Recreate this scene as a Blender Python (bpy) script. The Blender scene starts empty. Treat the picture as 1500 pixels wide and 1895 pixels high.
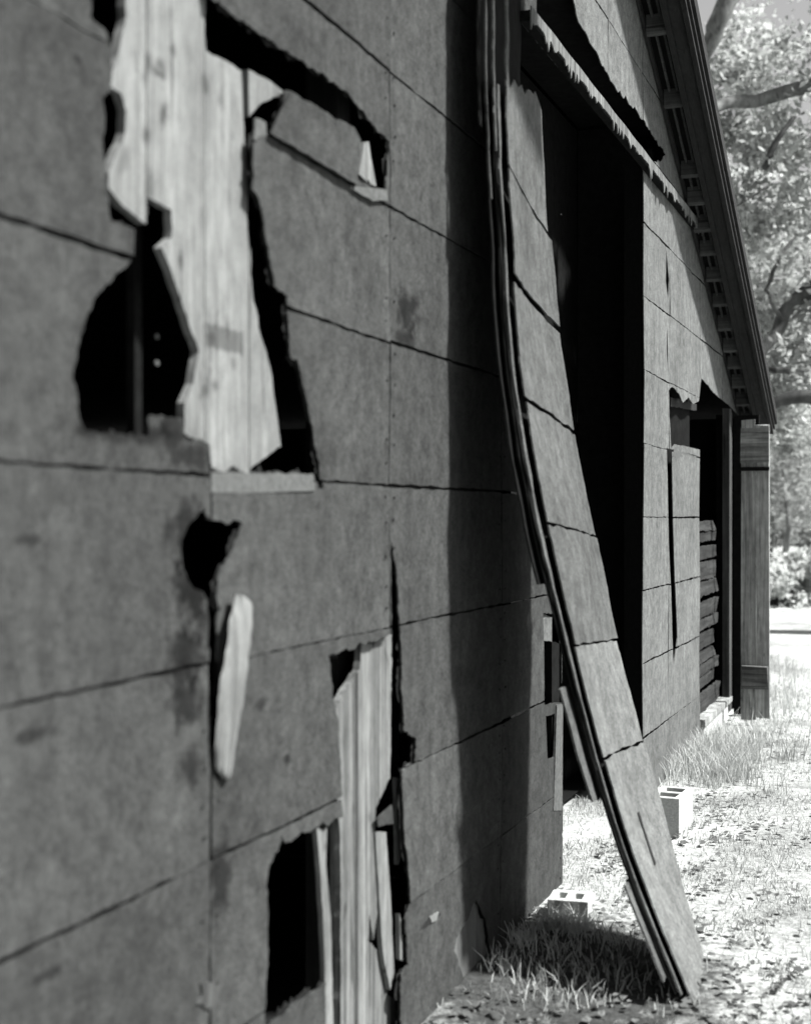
import bpy, math, random
from mathutils import Vector, noise
from mathutils.geometry import delaunay_2d_cdt
random.seed(7)
scene = bpy.context.scene
COL = scene.collection

# ------------------------------------------------------------------ camera
FPX, CX, HY = 2600.0, 750.0, 957.0          # focal length, centre and horizon in photo pixels
D, H = 1.49, 1.57                           # camera distance from the wall, eye height
TH = math.atan((1720-CX)/FPX); S_, C_ = math.sin(TH), math.cos(TH)
cam = bpy.data.cameras.new('camera'); camo = bpy.data.objects.new('camera', cam); COL.objects.link(camo)
camo.location = (D, 0, H); camo.rotation_euler = (math.pi/2, 0, TH)
cam.sensor_fit = 'VERTICAL'; cam.sensor_height = 36; cam.lens = 36*FPX/1895
cam.shift_y = 9.5/1895; cam.clip_start = 0.05; cam.clip_end = 2000
cam.dof.use_dof = True; cam.dof.focus_distance = 7.2; cam.dof.aperture_fstop = 2.3
scene.camera = camo

# ------------------------------------------------------------------ light
SUN_EL, SUN_AZ = math.radians(53), math.radians(5)   # azimuth measured from the wall's outward normal (+x) to +y
w = bpy.data.worlds.new('World'); scene.world = w; w.use_nodes = True
nt = w.node_tree; bg = nt.nodes['Background']
sky = nt.nodes.new('ShaderNodeTexSky'); sky.sky_type = 'NISHITA'; sky.sun_disc = False; sky.dust_density = 3.5; sky.air_density = 1.6
sky.sun_elevation = SUN_EL; sky.sun_rotation = math.pi/2 - SUN_AZ
bw = nt.nodes.new('ShaderNodeRGBToBW')
nt.links.new(sky.outputs[0], bw.inputs[0]); nt.links.new(bw.outputs[0], bg.inputs[0])
bg.inputs[1].default_value = 0.05
sl = bpy.data.lights.new('sun', 'SUN'); sl.energy = 5.0; sl.angle = math.radians(5.0); sl.color = (1, 1, .985)
so = bpy.data.objects.new('sun', sl); COL.objects.link(so)
sd = Vector((math.cos(SUN_EL)*math.cos(SUN_AZ), math.cos(SUN_EL)*math.sin(SUN_AZ), math.sin(SUN_EL)))
so.rotation_euler = (-sd).to_track_quat('-Z', 'Y').to_euler(); so.location = sd*30
vs = scene.view_settings; vs.view_transform = 'Standard'; vs.look = 'None'; vs.gamma = 1; vs.exposure = 1.65
vs.use_curve_mapping = False

# ------------------------------------------------------------------ survey helpers: photo measurements -> metres
def W(px, py, q=0.0):                       # a point of the plane x = q, as (along, height)
    r = (px-CX)/FPX; d = D-q
    t = d*(C_+r*S_)/(S_-r*C_)
    z = d*S_+t*C_
    return (t, H+(HY-py)/FPX*z)
def WP(pts, q=0.0): return [W(a, b, q) for a, b in pts]
def qof(px, t):                             # offset from the wall at which along = t
    r = (px-CX)/FPX
    return D - t*(S_-r*C_)/(C_+r*S_)
def G(px, py, h=0.0):                       # ground point
    z = FPX*(H-h)/(py-HY); X = (px-CX)/FPX*z
    return Vector((D+X*C_-z*S_, X*S_+z*C_, h))
def AT(px, py, z):                          # a point at given depth
    X = (px-CX)/FPX*z
    return Vector((D+X*C_-z*S_, X*S_+z*C_, H+(HY-py)/FPX*z))

# ------------------------------------------------------------------ materials
def g(v): return (v*.975, v, v*.98, 1)
class N:
    def __init__(s, name, rough=.9, spec=.2):
        s.m = bpy.data.materials.new(name); s.m.use_nodes = True; s.t = s.m.node_tree
        s.b = s.t.nodes['Principled BSDF']; s.b.inputs['Roughness'].default_value = rough
        s.b.inputs['Specular IOR Level'].default_value = spec
        s.geo = s.t.nodes.new('ShaderNodeNewGeometry')
    def n(s, k, **kw):
        x = s.t.nodes.new(k)
        for a, v in kw.items(): setattr(x, a, v)
        return x
    def l(s, a, b): s.t.links.new(a, b)
    def pos(s, scale=(1, 1, 1)):
        m = s.n('ShaderNodeMapping'); m.inputs['Scale'].default_value = scale
        s.l(s.geo.outputs['Position'], m.inputs[0]); return m.outputs[0]
    def noise(s, scale, detail=4, rough=.6, vec=None, dist=0):
        x = s.n('ShaderNodeTexNoise'); x.inputs['Scale'].default_value = scale
        x.inputs['Detail'].default_value = detail; x.inputs['Roughness'].default_value = rough
        x.inputs['Distortion'].default_value = dist
        s.l(vec if vec else s.pos(), x.inputs['Vector']); return x.outputs[0]
    def ramp(s, f, stops):
        r = s.n('ShaderNodeMapRange'); r.clamp = True
        (a, va), (b, vb) = stops
        r.inputs[1].default_value = a; r.inputs[2].default_value = b
        r.inputs[3].default_value = va; r.inputs[4].default_value = vb
        s.l(f, r.inputs[0]); return r.outputs[0]
    def math(s, op, a, b=None):
        m = s.n('ShaderNodeMath', operation=op)
        for i, v in ((0, a), (1, b)):
            if v is None: continue
            if isinstance(v, (int, float)): m.inputs[i].default_value = v
            else: s.l(v, m.inputs[i])
        return m.outputs[0]
    def out(s, val):                         # grey value -> faintly green-grey print tone
        c = s.n('ShaderNodeCombineColor')
        s.l(s.math('MULTIPLY', val, .975), c.inputs[0]); s.l(val, c.inputs[1]); s.l(s.math('MULTIPLY', val, .98), c.inputs[2])
        s.l(c.outputs[0], s.b.inputs['Base Color'])
        return c.outputs[0]
    def bump(s, f, strength, dist=.01):
        b = s.n('ShaderNodeBump'); b.inputs['Strength'].default_value = strength; b.inputs['Distance'].default_value = dist
        s.l(f, b.inputs['Height']); s.l(b.outputs[0], s.b.inputs['Normal'])

def siding_mat(name, base, spots=(), rnd=.14):
    k = N(name, .95, .05)
    big = k.noise(2.3, 5, .6); mid = k.noise(17, 5, .65); fine = k.noise(330, 3, .8)
    streak = k.noise(1, 4, .6, k.pos((9, 9, .8)))
    v = k.math('MULTIPLY', k.ramp(big, ((.3, .80), (.72, 1.2))), k.ramp(mid, ((.32, .70), (.68, 1.28))))
    v = k.math('MULTIPLY', v, k.ramp(k.noise(95, 4, .8), ((.34, .62), (.66, 1.4))))
    v = k.math('MULTIPLY', v, k.ramp(streak, ((.32, .90), (.68, 1.1))))
    # small dark weather spots
    sp = k.noise(8.5, 3, .62, k.pos((1, 1, .8)))
    v = k.math('MULTIPLY', v, k.ramp(sp, ((.66, 1.0), (.76, .55))))
    oi = k.n('ShaderNodeObjectInfo')
    v = k.math('MULTIPLY', v, k.ramp(oi.outputs['Random'], ((0, 1-rnd), (1, 1+rnd))))
    for (t, h, rt, rh, dk) in spots:         # individual stains, measured on the wall
        mp = k.n('ShaderNodeMapping', vector_type='TEXTURE'); mp.inputs['Location'].default_value = (0, t, h); mp.inputs['Scale'].default_value = (1, rt, rh)
        k.l(k.geo.outputs['Position'], mp.inputs[0])
        ln = k.n('ShaderNodeVectorMath', operation='LENGTH'); k.l(mp.outputs[0], ln.inputs[0])
        d = k.math('ADD', ln.outputs['Value'], k.math('MULTIPLY', k.math('SUBTRACT', k.noise(24, 4, .7), .5), 2.6))
        v = k.math('MULTIPLY', v, k.ramp(d, ((.55, dk*.75), (1.2, 1.0))))
    v = k.math('MULTIPLY', v, base)
    k.out(v); k.bump(k.math('ADD', fine, k.math('MULTIPLY', mid, 1.5)), .5, .0035)
    return k.m

def wood_mat(name, base, lo=.55, hi=1.25, gscale=1.0, axis='z', knots=True, rnd=.12, rect=None, marks=()):
    k = N(name, .85, .2)
    sc = {'z': (60*gscale, 60*gscale, 1.6), 'y': (60*gscale, 1.6, 60*gscale), 'x': (1.6, 60*gscale, 60*gscale)}[axis]
    sb = tuple(c*.28 for c in sc)
    gr = k.noise(1, 4, .65, k.pos(sc), .6); g2 = k.noise(1, 3, .6, k.pos(sb), .8)
    bl = k.noise(3.1, 4, .6); bl2 = k.noise(1, 4, .65, k.pos((30, 30, 14)))
    ck = k.noise(1, 2, .5, k.pos((sc[0]*.55, sc[1]*.55, sc[2]*.8)), 1.2)
    v = k.math('MULTIPLY', k.ramp(gr, ((.3, lo), (.66, hi))), k.ramp(g2, ((.3, lo+.08), (.62, 1.12))))
    v = k.math('MULTIPLY', v, k.ramp(bl, ((.3, .8), (.65, 1.1))))
    v = k.math('MULTIPLY', v, k.ramp(ck, ((.30, .35), (.36, 1.0))))
    v = k.math('MULTIPLY', v, k.ramp(bl2, ((.32, .78), (.62, 1.08))))
    if knots:
        sp = k.noise(1, 3, .6, k.pos((17, 17, 8)))
        v = k.math('MULTIPLY', v, k.ramp(sp, ((.64, 1.0), (.74, .45))))
    v = k.math('MULTIPLY', v, k.ramp(k.noise(320, 2, .7), ((.3, .8), (.7, 1.2))))
    oi = k.n('ShaderNodeObjectInfo')
    v = k.math('MULTIPLY', v, k.ramp(oi.outputs['Random'], ((0, 1-rnd), (1, 1+rnd))))
    for (t, h, rt, rh, dk) in marks:         # knots and nail stains
        mp = k.n('ShaderNodeMapping', vector_type='TEXTURE'); mp.inputs['Location'].default_value = (0, t, h); mp.inputs['Scale'].default_value = (1, rt, rh)
        k.l(k.geo.outputs['Position'], mp.inputs[0])
        ln = k.n('ShaderNodeVectorMath', operation='LENGTH'); k.l(mp.outputs[0], ln.inputs[0])
        d = k.math('ADD', ln.outputs['Value'], k.math('MULTIPLY', k.math('SUBTRACT', bl2, .5), 2.0))
        v = k.math('MULTIPLY', v, k.ramp(d, ((.3, dk), (1.2, 1.0))))
    if rect:                                 # a squarish stain where something was once nailed on
        (t0, h1), (t1, h0) = rect
        se = k.n('ShaderNodeSeparateXYZ'); k.l(k.geo.outputs['Position'], se.inputs[0])
        dx = k.math('ABSOLUTE', k.math('DIVIDE', k.math('SUBTRACT', se.outputs[1], (t0+t1)/2), (t1-t0)/2))
        dy = k.math('ABSOLUTE', k.math('DIVIDE', k.math('SUBTRACT', se.outputs[2], (h0+h1)/2), (h1-h0)/2))
        d = k.math('ADD', k.math('MAXIMUM', dx, dy), k.math('MULTIPLY', k.math('SUBTRACT', gr, .5), 1.0))
        v = k.math('MULTIPLY', v, k.ramp(d, ((.85, .48), (1.2, 1.0))))
    v = k.math('MULTIPLY', v, base); k.out(v); k.bump(gr, .6, .004)
    return k.m

def plain_mat(name, base, rough=.9, var=.4, scale=30):
    k = N(name, rough, .03)
    a = k.noise(scale, 5, .65)
    v = k.math('MULTIPLY', k.ramp(a, ((.3, 1-var), (.7, 1+var))), base); k.out(v); k.bump(a, .5, .006)
    return k.m

def leaf_mat(name, base, trans):
    k = N(name, .6, .3)
    oi = k.n('ShaderNodeObjectInfo')
    v = k.math('MULTIPLY', k.ramp(k.noise(1.3, 3), ((.3, .6), (.7, 1.4))), base); c = k.out(v)
    tr = k.n('ShaderNodeBsdfTranslucent'); k.l(c, tr.inputs[0])
    mx = k.n('ShaderNodeMixShader'); mx.inputs[0].default_value = trans
    k.l(k.b.outputs[0], mx.inputs[1]); k.l(tr.outputs[0], mx.inputs[2])
    k.l(mx.outputs[0], k.t.nodes['Material Output'].inputs[0])
    return k.m

def sp(px, py, rx, ry, dk):
    a = W(px-rx, py); b = W(px+rx, py); c = W(px, py-ry); d = W(px, py+ry)
    return ((a[0]+b[0])/2, (c[1]+d[1])/2, abs(b[0]-a[0])/2, abs(c[1]-d[1])/2, dk)
SPOTS = [sp(358, 1090, 40, 80, .25), sp(340, 1215, 40, 60, .35), sp(345, 1300, 30, 50, .4), sp(350, 1420, 24, 40, .5), sp(345, 985, 40, 60, .4), sp(235, 800, 110, 22, .5), sp(408, 1625, 18, 80, .45),
         sp(757, 575, 22, 40, .35), sp(752, 625, 22, 16, .45), sp(60, 1362, 40, 14, .6), sp(350, 845, 50, 26, .5),
         sp(50, 1000, 30, 12, .65), sp(320, 790, 30, 26, .5), sp(528, 1405, 8, 10, .4), sp(480, 1300, 12, 14, .55),
         sp(80, 1805, 30, 12, .6), sp(560, 880, 5, 5, .2), sp(145, 108, 9, 9, .5)]
M = {}
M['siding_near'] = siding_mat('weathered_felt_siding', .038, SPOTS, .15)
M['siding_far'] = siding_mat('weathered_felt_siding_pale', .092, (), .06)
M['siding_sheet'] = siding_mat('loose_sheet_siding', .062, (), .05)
M['rim'] = plain_mat('exposed_siding_rim', .072, .9, .3, 60)
M['pale_wood'] = wood_mat('pale_weathered_board', .125, .70, 1.15, .8, rect=(W(378, 597, -.03), W(447, 656, -.03)), marks=[sp(*a) for a in ((320, 118, 10, 16, .4), (318, 133, 14, 10, .25), (300, 112, 8, 26, .5), (342, 90, 7, 14, .5), (326, 212, 9, 26, .35), (296, 250, 8, 20, .45), (358, 482, 7, 22, .4), (292, 140, 6, 20, .5), (330, 195, 5, 24, .5), (420, 712, 6, 14, .5), (255, 290, 10, 30, .65), (400, 150, 8, 20, .6), (300, 330, 10, 30, .6), (430, 180, 6, 26, .65))])
M['grey_wood'] = wood_mat('grey_weathered_board', .12, .40, 1.3, 1.2)
M['dark_wood'] = wood_mat('dark_stud', .015, .6, 1.2)
M['log_wood'] = wood_mat('old_log', .026, .3, 1.4, .5, 'y', False)
M['door_wood'] = wood_mat('weathered_door_board', .25, .45, 1.25, .7)
M['cleat_wood'] = wood_mat('weathered_cleat', .14, .3, 1.3, .8, 'x', True)
M['trim_wood'] = wood_mat('weathered_corner_trim', .055, .4, 1.2, .7)
M['sheet_low'] = siding_mat('sunlit_sheet_foot', .095, (), .04)  # paler copy of the sheet siding: stronger sun on its foot painted in
M['post_black'] = plain_mat('near_black_post', .003, .95, .3, 40)  # door post coloured near black to blend into the black doorway
M['felt'] = plain_mat('felt_backing', .013, .95, .4, 60)
M['near_black'] = plain_mat('near_black_boards', .007, .95, .4, 20)  # near black; on the doorway boards it stands in for shade
M['fascia'] = wood_mat('dark_rake_board', .012, .6, 1.3, 1, 'y', False)
M['lookout'] = wood_mat('rafter_lookout', .05, .6, 1.2, 1, 'x', False)
M['concrete'] = plain_mat('rough_concrete', .34, .95, .2, 90)
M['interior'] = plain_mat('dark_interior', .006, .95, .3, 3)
M['nail'] = plain_mat('nail', .09, .5, .2, 100)
M['roof'] = plain_mat('old_roofing', .006, .9, .4, 12)

# ------------------------------------------------------------------ object helpers
def link(o, parent=None, label=None, cat=None, group=None, kind=None):
    if o.name not in COL.objects: COL.objects.link(o)
    if parent: o.parent = parent
    if label: o['label'] = label
    if cat: o['category'] = cat
    if group: o['group'] = group
    if kind: o['kind'] = kind
    return o
def empty(name, loc, label, cat, group=None):
    o = bpy.data.objects.new(name, None); o.location = loc; o.empty_display_size = .2
    return link(o, None, label, cat, group)
def origin(o):
    v = Vector((0, 0, 0))
    while o: v = v+Vector(o.location); o = o.parent
    return v
def mesh(name, V, F, mat, parent=None, smooth=False, **kw):
    o0 = origin(parent) if parent else Vector((0, 0, 0))
    me = bpy.data.meshes.new(name)
    me.from_pydata([tuple(Vector(v)-o0) for v in V], [], F); me.materials.append(mat)
    if smooth: me.polygons.foreach_set('use_smooth', [True]*len(me.polygons))
    me.update()
    return link(bpy.data.objects.new(name, me), parent, **kw)

def box_vf(a, b, jit=0):
    (x0, y0, z0), (x1, y1, z1) = a, b
    V = [(x, y, z) for x in (x0, x1) for y in (y0, y1) for z in (z0, z1)]
    V = [tuple(c+random.uniform(-jit, jit) for c in v) for v in V]
    F = [(0, 1, 3, 2), (4, 6, 7, 5), (0, 4, 5, 1), (2, 3, 7, 6), (0, 2, 6, 4), (1, 5, 7, 3)]
    return V, F
def box(name, a, b, mat, parent=None, jit=0, **kw):
    V, F = box_vf(a, b, jit); return mesh(name, V, F, mat, parent, **kw)

def ragged(poly, step=.03, amp=.004, seed=0):
    out = []; n = len(poly)
    for i in range(n):
        a = Vector(poly[i]).to_2d() if len(poly[i]) > 2 else Vector(poly[i]); b = Vector(poly[(i+1) % n])
        L = (b-a).length; k = max(1, int(L/step)); d = (b-a)/max(L, 1e-6); nn = Vector((-d.y, d.x))
        for j in range(k):
            p = a+(b-a)*(j/k)
            s = noise.noise(Vector((p.x*22+seed, p.y*22, seed*.7)))*amp + noise.noise(Vector((p.x*75, p.y*75+seed, 3)))*amp*.6
            out.append(p+nn*(s+noise.noise(Vector((p.x*190, p.y*190, seed)))*amp*.45)*(1 if j else .5))
    return out
def inside(p, poly):
    c = False; n = len(poly); j = n-1
    for i in range(n):
        a, b = poly[i], poly[j]
        if (a[1] > p[1]) != (b[1] > p[1]) and p[0] < (b[0]-a[0])*(p[1]-a[1])/(b[1]-a[1])+a[0]: c = not c
        j = i
    return c
def bb(poly):
    xs = [p[0] for p in poly]; ys = [p[1] for p in poly]; return min(xs), min(ys), max(xs), max(ys)
def cut(outer, holes=(), clips=(), grid=.09):
    """triangulate outer minus holes (intersected with clips); returns 2-D points and triangles"""
    A = bb(outer); polys = [outer]; kinds = ['o']
    for hl in holes:
        B = bb(hl)
        if B[0] < A[2] and B[2] > A[0] and B[1] < A[3] and B[3] > A[1]: polys.append(hl); kinds.append('h')
    for cl in clips: polys.append(cl); kinds.append('c')
    P = []; Fs = []; E = []
    for pl in polys:
        s = len(P); P += [Vector((p[0], p[1])) for p in pl]; Fs.append(list(range(s, len(P))))
    if grid:
        ny = int((A[3]-A[1])/grid); nx = int((A[2]-A[0])/grid)
        for i in range(1, nx+1):
            for j in range(1, ny+1):
                p = (A[0]+(A[2]-A[0])*i/(nx+1)+random.uniform(-.1, .1)*grid, A[1]+(A[3]-A[1])*j/(ny+1)+random.uniform(-.1, .1)*grid)
                if inside(p, outer): P.append(Vector(p))
    vo, eo, fo, ov, oe, of = delaunay_2d_cdt(P, [], Fs, 0, 1e-5, True)
    T = []
    for f in fo:
        a, b2, c2 = (vo[i] for i in f[:3])
        if abs((b2-a).cross(c2-a)) < 1e-9: continue
        m = (a+b2+c2)/3; ok = True
        for pl, kd in zip(polys, kinds):
            if inside(m, pl) == (kd == 'h'): ok = False; break
        if ok: T.append(tuple(f))
    used = sorted({i for f in T for i in f}); mp = {u: i for i, u in enumerate(used)}
    return [vo[u] for u in used], [tuple(mp[i] for i in f) for f in T]
def slab(name, outer, q, th, mat, parent, holes=(), clips=(), grid=.09, warp=None, **kw):
    P, T = cut(outer, holes, clips, grid)
    if not T: return None
    wf = warp or (lambda t, h: 0)
    n = len(P)
    V = [(q+wf(p.x, p.y), p.x, p.y) for p in P]+[(q-th+wf(p.x, p.y), p.x, p.y) for p in P]
    F = list(T)+[tuple(i+n for i in reversed(f)) for f in T]
    ed = {}
    for f in T:
        for i in range(len(f)):
            a, b = f[i], f[(i+1) % len(f)]
            ed[(a, b)] = 1
    for (a, b) in ed:
        if (b, a) not in ed: F.append((b, a, a+n, b+n))
    return mesh(name, V, F, mat, parent, **kw)

def tube(pts, radii, seg=8, wob=0):
    V = []; F = []
    for i, p in enumerate(pts):
        p = Vector(p); d = (Vector(pts[min(i+1, len(pts)-1)])-Vector(pts[max(i-1, 0)])).normalized()
        u = d.cross(Vector((.3, .2, 1))); u = u.normalized() if u.length > .05 else Vector((1, 0, 0)); v = d.cross(u)
        for k in range(seg):
            a = 2*math.pi*k/seg; r = radii[i]*(1+random.uniform(-wob, wob))
            V.append(tuple(p+(u*math.cos(a)+v*math.sin(a))*r))
    for i in range(len(pts)-1):
        for k in range(seg):
            a = i*seg+k; b = i*seg+(k+1) % seg
            F.append((a, b, b+seg, a+seg))
    F.append(tuple(reversed(range(seg)))); F.append(tuple(range((len(pts)-1)*seg, len(pts)*seg)))
    return V, F

# ================================================================== SETTING: ground
gk = N('dry_grass_ground', .95, .1)
gn = gk.noise(1.1, 5, .6); gf = gk.noise(38, 6, .75); gm = gk.noise(9, 5, .7)
gv = gk.math('MULTIPLY', gk.ramp(gn, ((.3, .82), (.7, 1.15))), gk.ramp(gf, ((.33, .45), (.6, 1.25))))
gv = gk.math('MULTIPLY', gv, gk.ramp(gm, ((.3, .7), (.58, 1.1))))
gp_ = gk.noise(.55, 4, .6)
gv = gk.math('MULTIPLY', gv, gk.ramp(gp_, ((.38, .62), (.56, 1.05))))
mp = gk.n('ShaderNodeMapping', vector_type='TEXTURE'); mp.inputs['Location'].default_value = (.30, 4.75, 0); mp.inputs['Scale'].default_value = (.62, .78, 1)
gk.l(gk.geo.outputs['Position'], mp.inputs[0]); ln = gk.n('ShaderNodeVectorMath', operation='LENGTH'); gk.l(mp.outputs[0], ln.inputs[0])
soil_shade = gk.math('ADD', ln.outputs['Value'], gk.math('MULTIPLY', gk.math('SUBTRACT', gm, .5), 1.1))      # bare earth, painted darker to deepen the leaning sheet's shadow
gv = gk.math('MULTIPLY', gv, gk.ramp(soil_shade, ((.75, .16), (1.05, 1.0))))
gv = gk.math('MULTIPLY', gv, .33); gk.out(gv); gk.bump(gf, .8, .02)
n = 60; V = []; F = []
def gh(x, y):
    k = max(0, min(1, (15.2-y)/3, (4.0-x)/.8, (x+.88)/.3, (y-3)/.6))
    return (.012*noise.noise(Vector((x*2.1, y*2.1, 0)))+.02*noise.noise(Vector((x*.5, y*.5, 4))))*k-.012
xs = [-.9+.12*i for i in range(42)]; ys = [3+.14*i for i in range(90)]
for y in ys:
    for x in xs: V.append((x, y, gh(x, y)))
for j in range(len(ys)-1):
    for i in range(len(xs)-1):
        a = j*len(xs)+i; F.append((a, a+1, a+1+len(xs), a+len(xs)))
x0, x1, y0, y1 = xs[0], xs[-1], ys[0], ys[-1]; R = 900; b = len(V)
V += [(-R, -R, -.012), (R, -R, -.012), (R, R, -.012), (-R, R, -.012)]
nx = len(xs); c = [0, nx-1, len(ys)*nx-1, (len(ys)-1)*nx]
F += [tuple([b, b+1]+[c[1]]+[c[0]]), (b+1, b+2, c[2], c[1]), (b+2, b+3, c[3], c[2]), (b+3, b, c[0], c[3])]
# the four outer sheets meet the fine patch along its rim
rim = [list(range(0, nx)), [nx-1+nx*j for j in range(len(ys))], [c[2]-i for i in range(nx)], [c[3]-nx*j for j in range(len(ys))]]
F = F[:-4]
for k, r in enumerate(rim):
    o = [b+k, b+(k+1) % 4]
    F.append(tuple([o[0], o[1]]+list(reversed(r))))
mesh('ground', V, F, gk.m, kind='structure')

# ================================================================== BARN
barn = empty('barn', (0, 5.0, 0), 'old barn with torn felt siding sheets, a tall black doorway and dark eaves', 'barn')
TC, HC, SL, TA = 11.88, 2.41, .46, 3.0      # corner, its height, roof slope, ridge
def hr(t): return HC+SL*(TC-t) if t >= TA else HC+SL*(TC-TA)-SL*(TA-t)
gable = [(-5.9, -.05), (TC, -.05), (TC, HC), (TA, hr(TA)), (-5.9, hr(-5.9))]

H1 = WP([(165, -80), (172, 30), (203, 62), (212, 100), (208, 168), (194, 182), (196, 300), (203, 372), (206, 408), (250, 425), (248, 478),
  (215, 510), (172, 552), (168, 570), (150, 620), (136, 700), (146, 755), (165, 800), (275, 808), (281, 768), (338, 776), (345, 814), (388, 822), (391, 873),
  (580, 876), (590, 906), (599, 903), (577, 780), (556, 690), (549, 665), (537, 662), (533, 598), (531, 545), (506, 530), (497, 470), (480, 372), (467, 350), (468, 262),
  (500, 250), (533, 168), (650, 237), (668, 262), (664, 330), (690, 345), (716, 350), (724, 262), (700, 238), (682, 215), (640, 165), (560, 112), (480, 62), (435, 28), (395, -5), (385, -80)])
H2 = WP([(378, 936), (388, 965), (446, 968), (438, 995), (406, 1062), (400, 1095), (403, 1250), (408, 1330), (412, 1437), (398, 1437),
  (390, 1330), (384, 1240), (382, 1110), (350, 1080), (334, 1040), (334, 1000), (345, 972)])
H3 = WP([(608, 1213), (615, 1290), (625, 1330), (628, 1400), (635, 1512), (585, 1530), (527, 1560), (518, 1542), (512, 1575), (496, 1600), (490, 1640), (493, 1700), (488, 1820),
  (488, 1905), (530, 1868), (602, 1818), (604, 2000), (738, 2000), (738, 1800), (752, 1785), (746, 1700), (756, 1672), (752, 1600), (746, 1560), (742, 1420), (766, 1412), (768, 1368), (746, 1350), (743, 1170), (738, 1060),
  (728, 1000), (727, 1176)])
H4 = WP([(862, 1705), (880, 1665), (897, 1700), (908, 1770), (903, 1830), (872, 1835), (850, 1790), (838, 1760), (843, 1735)])
DOOR = [(5.93, -.2), (7.77, -.2), (7.77, 3.64), (5.93, 3.64)]
BAND = [(4.9, 3.5)]+[W(1000, -60), W(1052, -60), W(1067, 30), W(1095, 85), W(1120, 130), W(1150, 178), W(1163, 190), W(1180, 205), W(1210, 255), W(1232, 285), W(1222, 298), W(1207, 300), (8.0, 3.5)]
BAND[0] = (W(985, 30)[0], 3.5)
HOLE_A = WP([(1236, 722), (1243, 716), (1255, 728), (1262, 745), (1272, 735), (1281, 748), (1291, 742), (1296, 700), (1315, 722), (1364, 766), (1364, 1335), (1293, 1335), (1293, 832), (1262, 826), (1247, 822), (1241, 832)])
CRACK = WP([(1233, 828), (1242, 832), (1246, 960), (1248, 1080), (1251, 1150), (1252, 1180), (1247, 1232), (1244, 1180), (1241, 1080), (1237, 960)])
SLIT1 = WP([(1232, 460), (1237, 520), (1235, 556), (1231, 520)])
SLIT2 = WP([(1233, 600), (1235, 640), (1235, 690), (1233, 650)])
HOLE_T = [(5.12, 2.35), (5.2, 2.3), (5.94, 2.3), (5.94, 3.5), (5.16, 3.5), (5.10, 3.0)]
JAMBHOLE = WP([(1003, 1135), (1038, 1135), (1040, 1300), (1034, 1300), (1008, 1304), (1006, 1200)])
JAMB2 = WP([(1010, 1325), (1030, 1320), (1024, 1400), (1012, 1405)])
holes = [ragged(h, .014, .010, i) for i, h in enumerate([H1, H2, H3, H4, HOLE_T])]+[DOOR, ragged(BAND, .04, .02, 9),
         ragged(HOLE_A, .05, .006, 11), ragged(CRACK, .05, .004, 12), SLIT1, SLIT2, ragged(JAMBHOLE, .03, .006, 14), ragged(JAMB2, .03, .006, 15)]
joint_near = [-.02, .39, .81, 1.245, 1.665, 2.087, 2.49, 2.89, 3.30, 3.71, 4.12, 4.53, 4.94, 5.35, 5.76, 6.17, 6.6]
joint_far = [-.02, .34, .75, 1.16, 1.57, 1.98, 2.39, 2.80, 3.21, 3.62, 4.03, 4.44, 4.85]
def wall_warp(t, h):
    return .010*noise.noise(Vector((t*.9, h*.6, 2)))+.005*noise.noise(Vector((t*3.1, h*2.2, 7)))
def tile_cols(cols, joints, mat, gap, vg):
    for ci, (a, b2) in enumerate(cols):
        for ji in range(len(joints)-1):
            h0, h1 = joints[ji], joints[ji+1]
            if h0 > max(hr(a), hr(b2), hr(TA) if a < TA < b2 else 0): continue
            dj = random.uniform(-.006, .006) if ci else 0
            sg = [random.uniform(-.004, .004) for _ in range(4)]
            gg = gap*random.uniform(.7, 1.25)
            cell = [(a+vg/2, h0+gg/2+sg[0]), (b2-vg/2, h0+gg/2+sg[1]), (b2-vg/2, h1-gap/2+sg[2]), (a+vg/2, h1-gap/2+sg[3])]
            cell = ragged(cell, .035, .0045, ci*7.3+ji)
            off = random.uniform(-.0015, .0015); tl = random.uniform(-.004, .004)
            hm = (h0+h1)/2
            wf = lambda t, h, off=off, tl=tl, hm=hm: wall_warp(t, h)+off+tl*(h-hm)*3
            slab('siding_panel', cell, 0, .005, mat, barn, holes, [gable] if h1 > min(hr(a), hr(b2)) else [], .10, wf)
near_cols = [(-1.7, -.6), (-.6, .52), (.52, 1.64), (1.64, 2.76), (2.76, 3.88), (3.88, 5.0), (5.0, 5.925)]
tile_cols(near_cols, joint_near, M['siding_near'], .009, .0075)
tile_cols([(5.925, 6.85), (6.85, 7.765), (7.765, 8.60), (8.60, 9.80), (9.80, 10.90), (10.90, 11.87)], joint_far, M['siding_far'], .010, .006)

# limp felt backing, torn a little wider and rougher than the siding in front of it
fh = [ragged(h_, .012, .026, 40+i) for i, h_ in enumerate([H1, H2, H3, H4])]
slab('felt_backing', [(1.2, .02), (4.95, .02), (4.95, 4.0), (1.2, 4.0)], -.009, .0015, M['felt'], barn, fh, (), .12, lambda t, h: wall_warp(t, h)-.002)
# nail heads
V = []; F = []
for ci, (a, b2) in enumerate(near_cols[3:]):
    for j_ in joint_near[:9]:
        for k_ in range(5):
            for side in (a+.03, b2-.035):
                if k_ not in (1, 3) and random.random() < .5: continue
                y_, z_ = side+random.uniform(-.008, .008), j_+.05+k_*.085+random.uniform(-.015, .015)
                if any(inside((y_, z_), h_) for h_ in holes): continue
                rr = random.uniform(.0035, .005); x_ = wall_warp(y_, z_)+.0035; s_0 = len(V)
                for m_ in range(7): V.append((x_, y_+rr*math.cos(m_*.8976), z_+rr*math.sin(m_*.8976)))
                V.append((x_-.006, y_, z_))
                F.append(tuple(range(s_0, s_0+7))); F += [(s_0+(m_+1) % 7, s_0+m_, s_0+7) for m_ in range(7)]
mesh('nail_heads', V, F, M['felt'], barn, kind='stuff')

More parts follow.
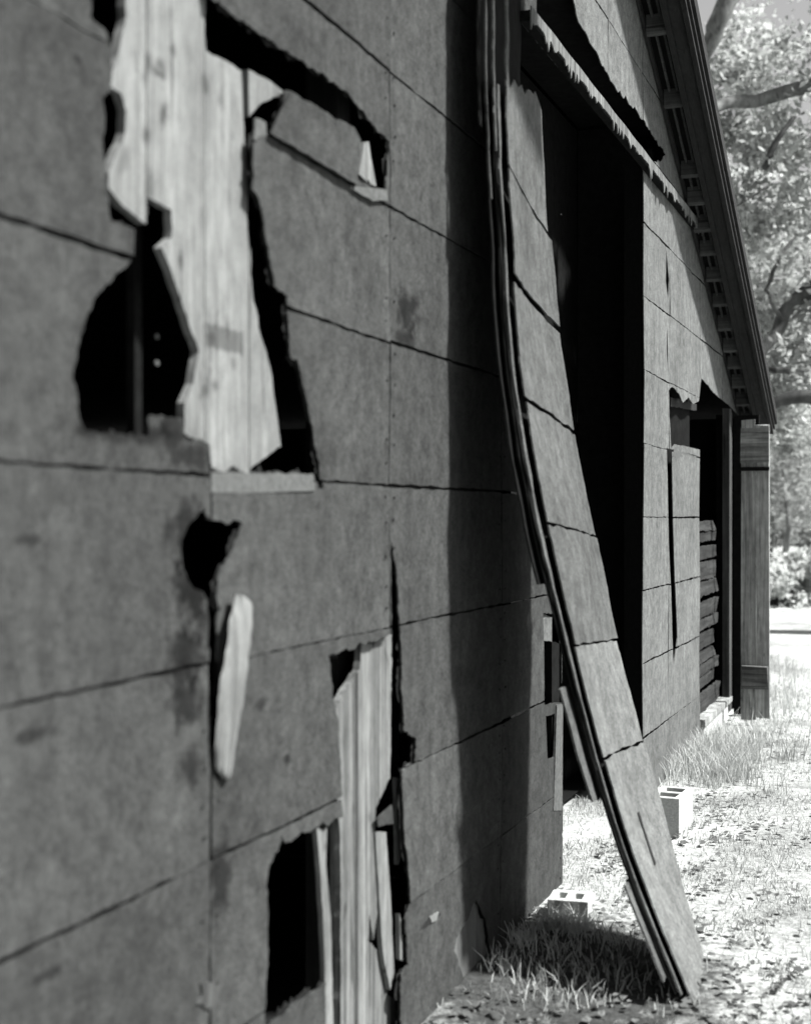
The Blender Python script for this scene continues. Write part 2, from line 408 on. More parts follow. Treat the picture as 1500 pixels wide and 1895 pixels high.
# loose pieces of siding over the holes
def piece(pts, q, mat=None, th=.005, grid=.06, warp=None, name='siding_fragment', label=None, amp=.004):
    return slab(name, ragged(WP(pts, q), .025, amp, pts[0][0]), q, th, mat or M['siding_near'], barn, (), (), grid, warp, label=label)
fl = W(533, 168); f2 = W(660, 345)
piece([(534, 168), (600, 205), (652, 236), (665, 262), (661, 343), (600, 305), (500, 247), (515, 215)], .012,
      warp=lambda t, h: .02*(h-2.45)+.01*noise.noise(Vector((t*6, h*6, 1))), label='curled flap of siding over the torn hole')
piece([(391, 874), (480, 876), (580, 877), (583, 908), (480, 912), (391, 911)], .004, M['rim'], .004, name='siding_rim', amp=.002, label='paler unweathered strip along the sheet edge')
piece([(655, 344), (716, 352), (718, 372), (690, 372), (655, 352)], .004, M['rim'], .004, name='siding_rim', amp=.003)
piece([(697, 1515), (725, 1490), (728, 1524), (700, 1530)], -.012, None)
piece([(472, 218), (492, 226), (494, 250), (480, 262), (470, 258)], -.004, M['rim'], name='siding_rim')
piece([(1248, 828), (1262, 824), (1293, 832), (1293, 845), (1244, 845)], .004, M['rim'], .004, name='siding_rim', amp=.002)
piece([(968, 1110), (1000, 1112), (1004, 1135), (1037, 1150), (1036, 1190), (1004, 1186)], -.012, M['siding_far'])
piece([(1030, 1305), (1041, 1303), (1040, 1500), (1024, 1500)], .006, M['rim'], .01, name='jamb_strip', amp=.003)

# boards seen through the tears (one object per board)
LIGHT1 = WP([(236, -120), (236, 30), (226, 80), (214, 120), (208, 160), (226, 172), (236, 205), (234, 245), (214, 290), (204, 318), (203, 345), (230, 380), (272, 414), (273, 366), (318, 388),
  (318, 440), (300, 458), (318, 500), (340, 570), (368, 650), (358, 710), (342, 745), (342, 800), (358, 815), (372, 812), (388, 822), (392, 900), (460, 900), (462, 868), (490, 845), (518, 826), (505, 730), (498, 680), (480, 620), (465, 540), (456, 400),
  (457, 330), (452, 250), (446, 132), (412, 110), (381, 94), (379, 60), (379, -120)], -.03)
def strips(poly, xs, q, th, mat, gap=.004, name='plank'):
    ts = [W(x, 957, q)[0] for x in xs]
    for i in range(len(ts)-1):
        st = [(ts[i]+gap/2, -.3), (ts[i+1]-gap/2, -.3), (ts[i+1]-gap/2, 6), (ts[i]+gap/2, 6)]
        dq = random.uniform(-.004, .004)
        slab(name, st, q+dq, th, mat, barn, (), [ragged(poly, .02, .006, xs[0])], None)
strips(LIGHT1, [195, 273, 379, 460, 525], -.03, .02, M['pale_wood'], .0015)
L2 = WP([(460, 128), (500, 150), (532, 176), (505, 180), (480, 195), (461, 216)], -.03)
slab('plank', ragged(L2, .02, .003, 2), -.03, .02, M['pale_wood'], barn)
L2b = WP([(674, 264), (682, 262), (696, 345), (680, 338), (664, 322)], -.02)
slab('plank', ragged(L2b, .02, .003, 2), -.02, .02, M['pale_wood'], barn)
L3 = WP([(668, 1190), (726, 1165), (722, 1440), (705, 1475), (694, 1495), (691, 1560), (697, 1690), (690, 1740), (682, 1690), (672, 1960), (632, 1960), (631, 1600), (625, 1450), (622, 1315), (640, 1275), (652, 1262), (664, 1240)], -.03)
strips(L3, [615, 660, 700, 732], -.03, .02, M['grey_wood'], .0015)
for pts, q in (([(583, 1500), (606, 1500), (603, 1600), (612, 1700), (618, 1960), (604, 1960), (600, 1750), (592, 1600)], -.012),
               ([(694, 1540), (714, 1540), (722, 1650), (729, 1800), (722, 1832), (708, 1760)], -.022),
               ([(672, 1900), (678, 1740), (700, 1760), (716, 1840), (732, 1850), (732, 1980), (672, 1980)], -.04),
               ([(618, 1500), (630, 1500), (634, 1960), (624, 1960)], -.05),
               ([(733, 1440), (742, 1440), (744, 1580), (737, 1600)], -.03),
               ([(739, 1690), (745, 1720), (748, 1780), (740, 1775)], -.01)):
    slab('splintered_lath', ragged(WP(pts, q), .03, .004, pts[0][0]), q, .014, M['pale_wood'] if pts[0][0] in (583, 694, 739) else M['grey_wood'], barn)
L4 = WP([(850, 1650), (915, 1650), (915, 1850), (830, 1850)], -.012)
slab('plank', L4, -.012, .02, M['pale_wood'], barn)
# stray splinter showing at the foot of the wall
slab('splintered_lath', ragged(WP([(372, 1822), (384, 1810), (398, 1818), (396, 1850), (388, 1866), (366, 1858), (376, 1840)], .004), .012, .008, 3), .004, .006, M['trim_wood'], barn)
slab('splintered_lath', ragged(WP([(775, 1722), (795, 1698), (812, 1686), (816, 1692), (800, 1708)], .006), .012, .004, 3), .006, .006, M['dark_wood'], barn)
slab('splintered_lath', ragged(WP([(795, 1697), (812, 1687), (808, 1702), (799, 1708)], .009), .012, .002, 3), .009, .003, M['pale_wood'], barn)

# studs behind the skin and two nail heads
box('stud', (-.14, W(278, 700, -.10)[0]-.03, .3), (-.12, W(278, 700, -.10)[0], 2.9), M['near_black'], barn)
for t in (1.6, 3.75, 4.6, 5.4, 8.6, 9.5):
    box('stud', (-.20, t-.045, 0), (-.10, t+.045, hr(t)-.1), M['dark_wood'], barn)
for py in (623, 672):
    t, h = W(289, py, -.098)
    V, F = tube([(-.099, t, h), (-.094, t, h)], [.006, .006], 8); mesh('nail_head', V, F, M['nail'], barn)

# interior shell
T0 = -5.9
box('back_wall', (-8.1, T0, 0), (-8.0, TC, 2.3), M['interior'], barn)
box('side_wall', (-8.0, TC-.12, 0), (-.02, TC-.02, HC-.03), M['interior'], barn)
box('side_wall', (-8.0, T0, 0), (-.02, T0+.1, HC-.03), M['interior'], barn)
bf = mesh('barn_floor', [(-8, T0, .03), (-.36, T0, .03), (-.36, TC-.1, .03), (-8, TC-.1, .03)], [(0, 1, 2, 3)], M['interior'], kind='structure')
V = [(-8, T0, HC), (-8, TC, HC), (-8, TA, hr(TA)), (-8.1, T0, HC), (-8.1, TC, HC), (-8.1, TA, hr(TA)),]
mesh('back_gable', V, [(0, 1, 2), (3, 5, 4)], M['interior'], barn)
# unclad planking behind the camera side of the wall keeps the inside dark
box('side_boarding', (-.03, T0, 0), (-.01, -1.7, 4.0), M['siding_near'], barn)
# black boards added inside the doorway to stand in for its shade
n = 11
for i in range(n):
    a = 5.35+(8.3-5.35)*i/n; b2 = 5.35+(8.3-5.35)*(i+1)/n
    box('shade_plank', (-.53+random.uniform(-.01, .01), a+.002, .01), (-.505, b2-.002, 3.9), M['near_black'], barn)
box('shade_return', (-.50, 5.34, .01), (-.07, 5.38, 3.9), M['near_black'], barn)
box('shade_return', (-.50, 8.30, .01), (-.21, 8.34, 3.9), M['near_black'], barn)
box('shade_ceiling', (-.50, 4.2, 3.92), (-.02, 9.4, 3.96), M['near_black'], barn)
# door posts
box('door_post', (-.11, 5.80, 0), (-.012, 5.925, 2.25), M['near_black'], barn)
box('door_post', (-.11, 7.775, 0), (-.012, 7.88, 3.6), M['post_black'], barn)
# header track with its frayed edge
ht0, ht1 = W(960, 0)[0], 9.78
top = [(ht0+(ht1-ht0)*i/60, 3.545-.002*math.sin(i)) for i in range(61)]
bot = []
for i in range(240, -1, -1):
    t = ht0+(ht1-ht0)*i/240
    r = noise.noise(Vector((t*9, 3, 1)))
    bot.append((t, 3.50-.05*max(0, r)-(.05*random.random() if random.random() < .22 and r > -.2 else 0)))
slab('header_strip', top+bot, .05, .006, M['grey_wood'], barn, grid=None, label='frayed pale strip along the door head')
box('header_rail', (.004, ht0, 3.49), (.043, ht1, 3.53), M['near_black'], barn)

# second opening: logs, sill, trims, foundation
h = .17
while h < 1.5:
    dh = random.uniform(.07, .14); e = random.uniform(10.98, 11.12); qq = -.055+random.uniform(-.02, .01)
    slab('old_board', ragged([(9.85, h), (e, h+random.uniform(-.01, .01)), (e+random.uniform(-.1, .1), h+dh*.9), (9.85, h+dh*.86)], .05, .012, h*9), qq, .03, M['log_wood'], barn,
         grid=.08, warp=lambda t, hh, a=random.uniform(-.2, .2), c=h+dh/2: a*(hh-c)+.012*noise.noise(Vector((t*3, hh*20, 1))))
    h += dh*random.uniform(1.0, 1.25)
box('door_sill', (-.10, 9.83, .12), (.03, 11.25, .165), M['door_wood'], barn, .004)
box('foundation_block', (-.09, 9.9, -.05), (.012, 11.2, .115), M['concrete'], barn, .004)
box('corner_trim', (-.03, 11.16, .05), (.022, 11.28, 2.42), M['trim_wood'], barn, .003)
box('corner_trim', (-.03, 11.31, .05), (.014, 11.36, 2.40), M['trim_wood'], barn, .002)
box('door_jamb', (.024, 11.40, 0), (.22, 11.46, 2.38), M['near_black'], barn)
box('corner_post', (-.10, 11.30, 0), (-.035, 11.86, 2.38), M['near_black'], barn)
slab('torn_lath', ragged(WP([(1240, 735), (1288, 748), (1288, 760), (1240, 752)], -.05), .03, .006, 4), -.05, .012, M['dark_wood'], barn)
box('hole_backing', (-.10, 8.56, 1.9), (-.08, 9.86, 2.45), M['near_black'], barn)

# roof: deck, lookouts, rake boards
def sloped(name, q0, q1, ta, tb, dz0, dz1, mat, **kw):
    V = [(q, t, hr(t)+dz) for q in (q0, q1) for t in (ta, tb) for dz in (dz0, dz1)]
    F = [(0, 1, 3, 2), (4, 6, 7, 5), (0, 4, 5, 1), (2, 3, 7, 6), (0, 2, 6, 4), (1, 5, 7, 3)]
    return mesh(name, V, F, mat, barn, **kw)
OV = .27
sloped('roof_deck', -8.3, OV-.03, TA+.001, TC+.30, .02, .05, M['roof'])
sloped('roof_deck', -8.3, OV-.03, T0-.4, TA-.001, .02, .05, M['roof'])
QI = .135
sloped('rake_board', QI, QI+.03, TA+.01, TC+.12, -.10, .018, M['fascia'])
sloped('rake_soffit', QI+.032, OV-.03, TA+.01, TC+.12, -.07, -.05, M['fascia'])
sloped('rake_board', OV-.028, OV, TA+.01, TC+.12, -.095, .06, M['fascia'])
sloped('rake_moulding', OV+.002, OV+.03, TA+.01, TC+.13, -.01, .075, M['fascia'])
sloped('rake_moulding', OV+.002, OV+.014, TA+.01, TC+.12, -.055, -.035, M['fascia'])
sloped('rake_ledger', .002, .02, TA+.01, TC+.05, -.05, -.005, M['fascia'])
t = TC-.03; i = 0
while t > TA+.2:
    big_ = hr(t) > 3.75
    sloped('rafter_lookout', .024, QI-.003, t-.016, t+.016, -.075+random.uniform(-.012, .01), .015, M['lookout'])
    t -= (.55 if big_ else .27)*random.uniform(.88, 1.12); i += 1
for q in (.05, .095):
    sloped('roof_batten', q, q+.014, TA+.01, TC+.1, -.004, .017, M['lookout'])

# ================================================================== LOOSE SHEET leaning out of the wall
sheet = empty('siding_sheet', G(1285, 1862), 'long loose siding sheet leaning out of the wall, its foot on the grass', 'siding sheet')
Lr = [(936, -120, 4.50), (936, 30, 4.50), (938, 170, 4.50), (941, 305, 4.50), (952, 515, 4.50), (973, 740, 4.50), (1013, 968, 4.50), (1065, 1195, 4.58), (1118, 1405, 4.70), (1188, 1622, 4.71), (1285, 1862, 4.60)]
Rr = [(1004, -60, 5.42), (1004, 95, 5.42), (1006, 255, 5.42), (1020, 440, 5.44), (1036, 612, 5.45), (1064, 803, 5.45), (1102, 993, 5.45), (1143, 1183, 5.44), (1193, 1372, 5.40), (1246, 1575, 5.32), (1308, 1795, 5.08)]
def p3(px, py, t):
    q = qof(px, t); z = (D-q)*S_+t*C_
    return Vector((q, t, H+(HY-py)/FPX*z))
LP = [p3(*a) for a in Lr]; RP = [p3(*a) for a in Rr]
def crm(P, i, f):
    a, b, c, d = P[max(i-1, 0)], P[i], P[i+1], P[min(i+2, len(P)-1)]
    return .5*((2*b)+(c-a)*f+(2*a-5*b+4*c-d)*f*f+(3*b-a-3*c+d)*f**3)
def sheet_pt(v, u, off=0.0):                 # v row parameter 0..10, u 0..1 across
    i = min(int(v), 9); f = v-i
    a, b = crm(LP, i, f), crm(RP, i, f)
    p = a.lerp(b, u)
    p = p+Vector((.012*math.sin(u*math.pi)*math.sin(v*1.3)+.006*noise.noise(Vector((v*1.2, u*3, 5))), 0, 0))
    return p+Vector((off, 0, 0))
def sheet_piece(name, va, vb, ua, ub, off, th, mat, nv=10, nu=8, edge=.004, label=None, top=None):
    V = []; F = []
    for j in range(nv+1):
        for i in range(nu+1):
            v = va+(vb-va)*j/nv; u = ua+(ub-ua)*i/nu
            if j in (0, nv): v += .03*noise.noise(Vector((u*9, va*3+j, off*9)))+.014*noise.noise(Vector((u*31, va*3+j, 2)))
            if i in (0, nu): u += .014*noise.noise(Vector((v*9, i+off*20, 2)))+.02*noise.noise(Vector((v*2.3, i+off*20, 6)))
            if top and j <= 3: v += top(u)*(1-j/4)
            V.append(sheet_pt(max(v, 0), u, off))
    m = len(V); V += [p-Vector((th, 0, 0)) for p in V]
    W_ = nu+1
    for j in range(nv):
        for i in range(nu):
            a = j*W_+i; q = (a, a+W_, a+W_+1, a+1); F.append(q); F.append(tuple(k+m for k in reversed(q)))
    br = [i for i in range(W_)]+[nu+W_*j for j in range(1, nv+1)]+[nv*W_+i for i in range(nu-1, -1, -1)]+[W_*j for j in range(nv-1, 0, -1)]
    for a, b2 in zip(br, br[1:]+br[:1]): F.append((a, b2, b2+m, a+m))
    return mesh(name, V, F, mat, sheet, label=label)
gp = .026
rows = [(2.05, 3)]+[(k, k+1) for k in range(3, 9)]
sheet_piece('siding_panel', 1.62, 3-gp, .0, .93, .0, .006, M['siding_sheet'], 16, 12, top=lambda u: .35*abs(u-.7)+.15*noise.noise(Vector((u*9, 0, 0))))
for k in range(3, 8):
    g_ = gp*(1.25 if k < 5 else .45)
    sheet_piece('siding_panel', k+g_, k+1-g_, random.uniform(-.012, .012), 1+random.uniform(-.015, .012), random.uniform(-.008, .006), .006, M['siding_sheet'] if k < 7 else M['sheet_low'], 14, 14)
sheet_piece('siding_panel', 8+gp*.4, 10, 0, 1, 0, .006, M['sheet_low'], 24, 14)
# narrow upper rim left standing above the torn top
sheet_piece('torn_rim', .0, 1.9, .0, .05, 0, .006, M['siding_sheet'], 12, 2)
# backing plies behind and to the left; wide black ones added to block light
sheet_piece('backing_or_added_ply', 1.9, 9.85, -.05, .91, -.04, .006, M['near_black'], 60, 8)
sheet_piece('backing_or_added_ply', 1.9, 9.85, -.045, -.012, -.022, .006, M['siding_sheet'], 60, 2)
sheet_piece('backing_or_added_ply', .0, 2.9, -.072, -.055, -.03, .006, M['siding_sheet'], 22, 2)
sheet_piece('backing_or_added_ply', .0, 3.4, -.11, -.09, -.05, .006, M['siding_near'], 20, 2)
sheet_piece('backing_or_added_ply', .0, 2.6, -.118, .86, -.075, .006, M['near_black'], 20, 8)
sheet_piece('backing_or_added_ply', 1.9, 6.5, -.085, .5, -.06, .006, M['near_black'], 30, 4)
sheet_piece('backing_or_added_ply', 7.35, 8.35, -.17, .05, -.06, .008, M['siding_sheet'], 14, 3)
sheet_piece('crack_strip', 8.55, 9.0, .42, .46, .004, .003, M['dark_wood'], 6, 2)  # raised dark strip standing in for an open crack in the sheet
sheet_piece('backing_or_added_ply', 9.05, 9.72, -.16, .05, -.05, .008, M['siding_sheet'], 14, 3)
# unseen upper part of the sheet, added and curled out to shade the wall
V = []; F = []
for j_ in range(9):
    for i_ in range(7):
        f = j_/8; u = i_/6
        V.append((.06+.55*(1-f)**1.6+.02*math.sin(u*3), 4.47+.90*u+.02*noise.noise(Vector((f*5, u*3, 8))), 3.63+1.2*f+.02*noise.noise(Vector((u*8, f, 3)))))
m_ = len(V); V += [(a-.006, b_, c_) for a, b_, c_ in V]
for j_ in range(8):
    for i_ in range(6):
        a = j_*7+i_; q_ = (a, a+1, a+8, a+7); F.append(q_); F.append(tuple(k+m_ for k in reversed(q_)))
mesh('siding_panel', V, F, M['siding_near'], sheet)

# ================================================================== LOOSE SPLINTER hanging on the wall
spl = empty('wood_splinter', (0.02,)+tuple(W(430, 1430)), 'pale upright splinter of wood sticking out of the slot in the near siding', 'wood splinter')
prof = [(1100, 436, 447), (1108, 433, 459), (1118, 430, 465), (1140, 424, 463), (1180, 417, 459), (1225, 412, 455), (1262, 404, 451), (1290, 403, 450), (1330, 404, 447), (1380, 405, 442), (1425, 409, 438), (1434, 416, 436), (1442, 424, 433)]
V = []; F = []; q0 = .026; K = 46
for i in range(K):
    py = 1100+(1442-1100)*i/(K-1)
    k = max(n_ for n_ in range(len(prof)) if prof[n_][0] <= py); k = min(k, len(prof)-2); f = (py-prof[k][0])/(prof[k+1][0]-prof[k][0])
    a = prof[k][1]+(prof[k+1][1]-prof[k][1])*f+3.0*noise.noise(Vector((py*.03, 1, 1)))+random.uniform(-.25, .25)
    b2 = prof[k][2]+(prof[k+1][2]-prof[k][2])*f+3.5*noise.noise(Vector((py*.035, 9, 1)))+random.uniform(-.25, .25)
    l = W(a, py, q0); r = W(b2, py, q0); bow = .010*math.sin(i/K*4+.4)
    for u in (0, .18, .3, .44, .6, .72, .88, 1):
        rid = .004*noise.noise(Vector((u*6, 4, i*.02)))+.0018*noise.noise(Vector((u*17, 4, i*.05)))
        V.append((q0+bow+rid+.007*math.sin(u*math.pi)-.003, l[0]+(r[0]-l[0])*u, l[1]+(r[1]-l[1])*u))
    V += [(q0+bow-.012, l[0]+(r[0]-l[0])*.8, r[1]), (q0+bow-.012, l[0]+(r[0]-l[0])*.25, l[1])]
for i in range(K-1):
    for k in range(10):
        a = i*10+k; b2 = i*10+(k+1) % 10; F.append((a, a+10, b2+10, b2))
F += [tuple(reversed(range(10))), tuple(range(len(V)-10, len(V)))]
mesh('stick', V, F, M['pale_wood'], spl)

# ================================================================== CONCRETE BLOCKS
def cinder(name, loc, rz, lx, ly, lz, wall, label, tilt=(0, 0)):
    """hollow block: open cells run along local z"""
    e = empty(name, loc, label, 'concrete block', 'concrete blocks by the barn'); e.rotation_euler = (tilt[0], tilt[1], rz)
    parts = []
    def add(a, b2): parts.append((a, b2))
    V = []; F = []
    cells = [(-lx/2+wall, -wall/2), (wall/2, lx/2-wall)]
    xsb = [-lx/2, -lx/2+wall, -wall/2, wall/2, lx/2-wall, lx/2]; ysb = [-ly/2, -ly/2+wall, ly/2-wall, ly/2]
    solid = lambda i, j: not (j == 1 and i in (1, 3))
    idx = {}
    def vid(i, j, k):
        key = (i, j, k)
        if key not in idx:
            idx[key] = len(V); V.append((xsb[i]+random.uniform(-.0015, .0015), ysb[j]+random.uniform(-.0015, .0015), k*lz))
        return idx[key]
    for i in range(5):
        for j in range(3):
            if not solid(i, j): continue
            F.append((vid(i, j, 1), vid(i+1, j, 1), vid(i+1, j+1, 1), vid(i, j+1, 1)))
            F.append((vid(i, j, 0), vid(i, j+1, 0), vid(i+1, j+1, 0), vid(i+1, j, 0)))
            for (di, dj, a, b2) in ((-1, 0, (i, j+1), (i, j)), (1, 0, (i+1, j), (i+1, j+1)), (0, -1, (i, j), (i+1, j)), (0, 1, (i+1, j+1), (i, j+1))):
                ii, jj = i+di, j+dj
                if ii < 0 or jj < 0 or ii > 4 or jj > 2 or not solid(ii, jj):
                    F.append((vid(*a, 0), vid(*b2, 0), vid(*b2, 1), vid(*a, 1)))
    me = bpy.data.meshes.new('block_shell'); me.from_pydata(V, [], F); me.materials.append(M['concrete']); me.update()
    o = link(bpy.data.objects.new('block_shell', me), e)
    md = o.modifiers.new('b', 'BEVEL'); md.width = .004; md.segments = 2
    return e
p = G(1256, 1545); cinder('concrete_block', (p.x-.06, p.y+.10, -.01), -TH*.2+math.pi/2, .30, .16, .20, .03, 'pale hollow concrete block standing on the grass right behind the foot of the leaning sheet')
p = G(1048, 1700); cinder('concrete_block', (p.x-.01, p.y+.10, -.105), .10, .16, .15, .17, .03, 'low grey concrete block half buried at the foot of the wall beside the doorway')

# ================================================================== DOOR LEAF at the far corner
dl = empty('plank_door', (0.24, 10.9, 0), 'weathered plank door leaf with two cross cleats standing open by the far corner', 'door')
def dq(px): return qof(px, 10.9)
qa, qm, qb = dq(1370), dq(1397), dq(1421)
box('door_board', (qa, 10.9, .03), (qm-.003, 10.93, 2.31), M['door_wood'], dl, .004)
box('door_board', (qm+.003, 10.9, .05), (qb, 10.93, 2.27), M['door_wood'], dl, .009)
box('cleat', (qa+.004, 10.865, 1.98), (qb+.006, 10.897, 2.24), M['cleat_wood'], dl, .006)
box('cleat', (qa+.004, 10.865, .27), (qb-.004, 10.897, .44), M['cleat_wood'], dl, .006)
box('cleat', (qa+.004, 10.88, 1.92), (qb+.006, 10.898, 1.95), M['near_black'], dl, .003)
# pale prop leaning behind it
pb = empty('leaning_board', AT(1400, 1290, 11.6), 'pale narrow board leaning behind the plank door', 'board')
V, F = tube([AT(1396, 1235, 11.4), AT(1422, 1080, 11.5)], [.03, .03], 4); mesh('leaning_board', V, F, M['pale_wood'], pb)

# ================================================================== STICK on the ground
st = empty('stick', G(1185, 1668), 'short dark curved stick lying on the grass beside the leaning sheet', 'stick')
V, F = tube([G(1170, 1668)+Vector((0, 0, .012)), G(1180, 1664)+Vector((0, 0, .02)), G(1194, 1664)+Vector((0, 0, .022)), G(1210, 1668)+Vector((0, 0, .014))], [.008, .013, .014, .009], 7, .1)
mesh('twig', V, F, M['dark_wood'], st)

# ================================================================== GRASS, LEAVES
grass_mat = leaf_mat('dry_grass', .31, .25)
weed_mat = leaf_mat('tall_grass', .36, .3)
litter_mat = leaf_mat('dead_leaf', .07, .1)
def blades(name, pts, mat, hmin, hmax, wd, label, cat, lean=.5):
    V = []; F = []
    for (x, y) in pts:
        hh = random.uniform(hmin, hmax); a = random.uniform(0, 6.283); w_ = wd*random.uniform(.6, 1.3)
        dx, dy = math.cos(a)*w_, math.sin(a)*w_; l = hh*lean*random.uniform(.2, 1.5); b_ = random.uniform(0, 6.283)
        ox, oy = math.cos(b_)*l, math.sin(b_)*l; z = gh(x, y)-.003; s = len(V)
        V += [(x-dx, y-dy, z), (x+dx, y+dy, z), (x+ox*.35+dx*.8, y+oy*.35+dy*.8, z+hh*.6), (x+ox*.35-dx*.8, y+oy*.35-dy*.8, z+hh*.6), (x+ox, y+oy, z+hh)]
        F += [(s, s+1, s+2, s+3), (s+3, s+2, s+4)]
    return mesh(name, V, F, mat, kind='stuff', label=label, cat=cat)
pts = []
for _ in range(70000):
    y = 3.6+random.random()**1.5*10; x = random.uniform(-.36, .95+y*.22)
    if x < .0 and not (5.75 < y < 7.75): continue
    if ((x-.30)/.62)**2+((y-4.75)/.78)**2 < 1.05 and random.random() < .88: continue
    d = noise.noise(Vector((x*2.2, y*2.2, 9)))+.6*noise.noise(Vector((x*7, y*7, 1)))
    if d > -.05 or random.random() < .22: pts.append((x, y))
blades('short_grass', pts, grass_mat, .012, .045, .0022, 'short bleached grass covering the ground beside the barn', 'grass', .9)
pts = []
def tuft(cx, cy, n_, r): 
    for _ in range(n_): pts.append((max(cx+random.gauss(0, r), .015), cy+random.gauss(0, r)))
for k in range(120):
    y = random.uniform(8.2, 10.0); tuft(random.uniform(.03, .42)*(1 if random.random() < .8 else 1.6), y, 22, .045)
for (px, py, n_) in ((1440, 1335, 160), (1455, 1300, 160), (1430, 1290, 120), (1470, 1260, 160), (1440, 1235, 160)):
    g_ = G(px, py)
    for _ in range(n_): pts.append((g_.x+random.gauss(0, .14), g_.y+random.gauss(0, .4)))
blades('tall_grass', pts, weed_mat, .05, .21, .0025, 'taller wispy grass along the far wall foot', 'grass', .5)
pts = []
for (px, py, n_, r) in ((960, 1745, 60, .03), (985, 1730, 60, .03), (1020, 1705, 60, .04), (1045, 1712, 50, .04), (1080, 1725, 60, .05), (1130, 1735, 60, .06), (930, 1790, 60, .03), (1180, 1745, 40, .05), (1030, 1760, 120, .12), (1120, 1800, 150, .15), (980, 1830, 80, .1), (1060, 1835, 60, .1), (1010, 1712, 90, .03), (1040, 1716, 110, .03), (1070, 1716, 110, .035), (1055, 1708, 70, .04)):
    g_ = G(px, py); tuft(g_.x, g_.y, n_, r)
blades('weeds', pts, weed_mat, .025, .085, .0025, 'ragged weeds at the near wall foot and round the half buried block', 'grass', .7)
# dead leaves and clods as litter
V = []; F = []
for _ in range(5200):
    y = 4.0+random.random()**1.3*11; x = random.uniform(.02, .95+y*.22)
    if noise.noise(Vector((x*1.6, y*1.6, 33))) < -.05 and random.random() < .8: continue
    r = random.uniform(.005, .02); a = random.uniform(0, 6.28); z = gh(x, y)+random.uniform(.012, .035); s = len(V)
    for k in range(5):
        b_ = a+k*6.283/5; rr = r*random.uniform(.5, 1.3); V.append((x+math.cos(b_)*rr, y+math.sin(b_)*rr*1.3, z+random.uniform(-.006, .006)))
    F.append(tuple(range(s, s+5)))
mesh('leaf_litter', V, F, litter_mat, kind='stuff', label='dark dead leaves scattered over the bleached grass', cat='leaves')

# ================================================================== TREES
bark = wood_mat('bark', .16, .5, 1.3, .15, 'z', True)
bark_d = wood_mat('bark_dark', .07, .5, 1.3, .15, 'z', True)
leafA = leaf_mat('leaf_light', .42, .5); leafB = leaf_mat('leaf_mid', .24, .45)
def crown(name, centers, n_, size, mat, parent, clump=.55):
    V = []; F = []
    for i in range(n_):
        c, R_ = random.choice(centers); 
        # leaves gather on twig clusters
        ci = random.randint(0, 26); rs = random.Random(hash((round(c.x, 2), round(c.z, 2), ci)) & 0xffff)
        cc = c+Vector((rs.gauss(0, .5), rs.gauss(0, .5), rs.gauss(0, .42)))*R_
        p = cc+Vector((random.gauss(0, 1), random.gauss(0, 1), random.gauss(0, .6)))*R_*.16
        u = Vector((random.gauss(0, 1), random.gauss(0, 1), random.gauss(0, .7))).normalized(); v = u.cross(Vector((random.gauss(0, 1), random.gauss(0, 1), random.gauss(0, 1)))).normalized()
        s = size*random.uniform(.6, 1.3); k = len(V)
        V += [tuple(p-u*s), tuple(p+v*s*.5), tuple(p+u*s), tuple(p-v*s*.5)]; F.append((k, k+1, k+2, k+3))
    return mesh(name, V, F, mat, parent)
big = empty('tree', AT(1640, 957, 19)*1.0-Vector((0, 0, H)), 'big spreading tree whose heavy boughs cross the pale sky beyond the roof edge', 'tree')
Z = 19
def limb(pts, rad, mat=bark, parent=big):
    P = [AT(a, b2, Z+dz) for a, b2, dz in pts]; Q = []; Rr_ = []
    for i in range(len(P)-1):
        for f in (0, .33, .66):
            Q.append(crm(P, i, f)+Vector((random.uniform(-.03, .03),)*3)); Rr_.append(rad[i]+(rad[i+1]-rad[i])*f)
    Q.append(P[-1]); Rr_.append(rad[-1]); V, F = tube(Q, Rr_, 9, .08)
    mesh('branch', V, F, mat, parent, smooth=True)
P = AT(1640, 957, Z); V, F = tube([(P.x, P.y, 0), (P.x+.1, P.y, 2.5), (P.x-.1, P.y+.1, 5), (P.x, P.y, 9)], [.45, .36, .30, .16], 12, .05)
mesh('trunk', V, F, bark, big, smooth=True)
limb([(1640, 300, 0), (1540, 170, 0), (1465, 168, .2), (1400, 185, .3), (1340, 192, 0), (1300, 214, -.2), (1240, 250, 0)], [.16, .12, .10, .09, .085, .07, .03])
limb([(1640, 200, 0), (1480, -160, 0), (1370, -40, 0), (1325, 50, 0), (1302, 105, .1), (1270, 160, .2)], [.2, .17, .15, .13, .10, .06])
limb([(1640, 600, 0), (1560, 520, 0), (1465, 560, .3), (1440, 610, .2), (1402, 660, 0), (1360, 720, 0)], [.16, .13, .10, .09, .07, .03], bark_d)
limb([(1640, 800, 0), (1540, 745, 0), (1465, 735, 0), (1425, 752, 0), (1405, 770, 0), (1380, 780, 0)], [.15, .11, .09, .07, .05, .02], bark_d)
limb([(1450, 600, .2), (1425, 560, 0), (1422, 520, 0), (1445, 470, -.2), (1470, 440, 0)], [.035, .03, .03, .025, .02], bark_d)
limb([(1465, 684, 0), (1430, 680, 0), (1405, 682, 0), (1380, 690, 0)], [.05, .045, .035, .02], bark_d)
limb([(1350, 388, -1), (1380, 370, -1), (1420, 345, -1)], [.008, .012, .014], bark_d)
limb([(1415, 310, 0), (1425, 280, 0), (1440, 255, 0), (1470, 215, 0)], [.05, .05, .04, .03], bark_d)
cen = []
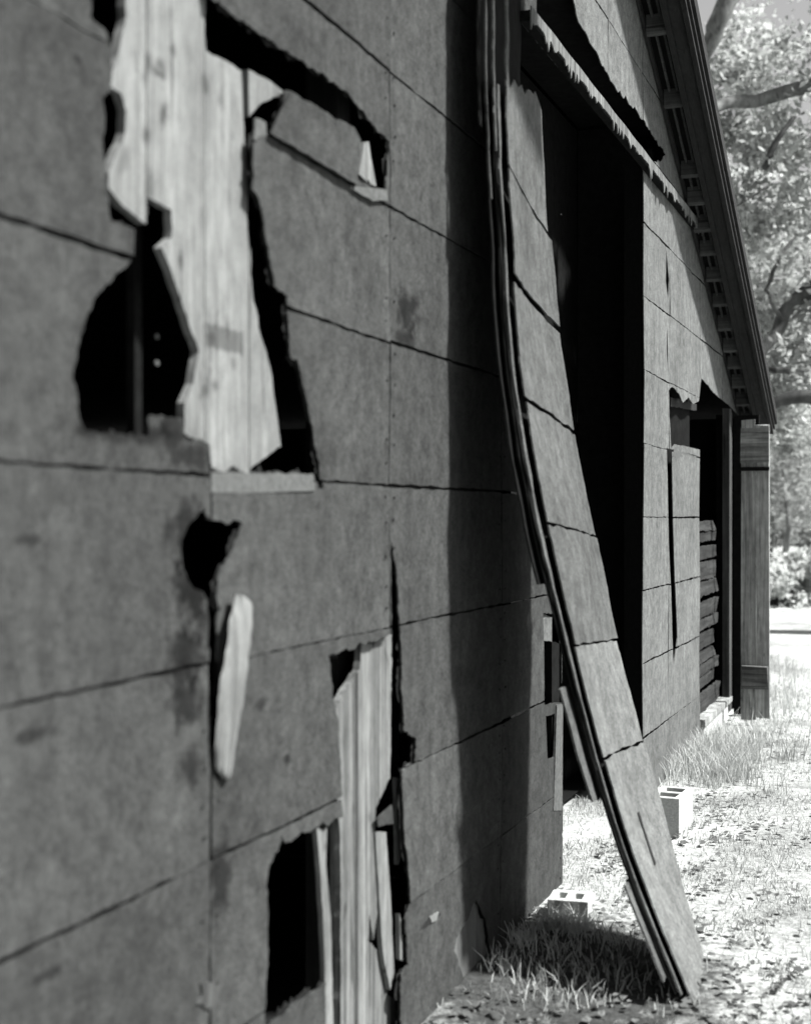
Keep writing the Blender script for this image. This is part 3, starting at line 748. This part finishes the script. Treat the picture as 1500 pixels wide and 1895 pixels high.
for (px, py, dz, r) in ((1420, 110, 1, 1.0), (1345, 140, 2, .7), (1460, 230, 1, .9), (1400, 280, 1.5, .7), (1370, 400, 2, .8), (1450, 400, 1, 1.0), (1400, 500, 2, .8), (1470, 640, 1, .8), (1410, 600, 2, .6), (1440, 720, 1, .6), (1550, 300, 0, 1.5), (1600, 60, 0, 1.6), (1560, 560, 0, 1.3), (1700, 300, 0, 2), (1450, 790, 2, .6), (1330, 250, 2, .6)):
    cen.append((AT(px, py, Z+dz), r))
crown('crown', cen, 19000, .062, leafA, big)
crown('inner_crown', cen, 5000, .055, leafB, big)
# far trees, each a thing
labels = ['rounded far tree rising nearest the barn corner beyond the bright field', 'tall far tree closing the right edge of the view beyond the field',
          'low broad bush standing at the field edge under the tall trees', 'small bush at the field edge close behind the plank door', 'lowest scrubby bush standing alone out on the bright field']
for i, (px, zz, hh, rr) in enumerate(((1385, 44, 13, 3.0), (1490, 52, 15, 3.6), (1445, 38, 3.6, 1.8), (1418, 42, 3.2, 1.7), (1452, 25, .75, .7))):
    b0 = AT(px, 957, zz); e = empty('tree', (b0.x, b0.y, -.04), labels[i], 'tree' if i < 2 else 'bush', 'trees beyond the field' if i < 2 else None)
    V, F = tube([(b0.x, b0.y, -.05), (b0.x+.2, b0.y, hh*.35), (b0.x, b0.y+.2, hh*.8)], [.03*hh, .022*hh, .008*hh], 9, .06); mesh('trunk', V, F, bark, e, smooth=True)
    cs = []
    for k in range(16 if i < 2 else 8):
        a = random.uniform(0, 6.28); r = rr*random.uniform(.2, .95)
        cs.append((Vector((b0.x+math.cos(a)*r, b0.y+math.sin(a)*r, hh*random.uniform(.12 if i < 2 else .2, .95))), rr*.55))
    crown('crown', cs, 8000 if i < 2 else 4000, .13 if i < 2 else .08, leafA if i != 2 else leafB, e)
# distant wood closing the field
V = []; F = []
for k in range(26000):
    a = random.uniform(-.12, .75)+TH*0; zz = random.uniform(75, 95); px = random.uniform(1250, 2300)
    hmax = 11+3*noise.noise(Vector((px*.01, 0, 0)))
    p = AT(px, 957, zz); p.z = hmax*random.random()**.8
    u = Vector((random.gauss(0, 1), random.gauss(0, 1), random.gauss(0, 1))).normalized(); v = u.orthogonal().normalized(); s = random.uniform(.2, .5); q = len(V)
    V += [tuple(p-u*s), tuple(p+v*s*.6), tuple(p+u*s), tuple(p-v*s*.6)]; F.append((q, q+1, q+2, q+3))
mesh('distant_wood', V, F, leafB, kind='stuff', label='hazy pale wood closing the far side of the field', cat='trees')
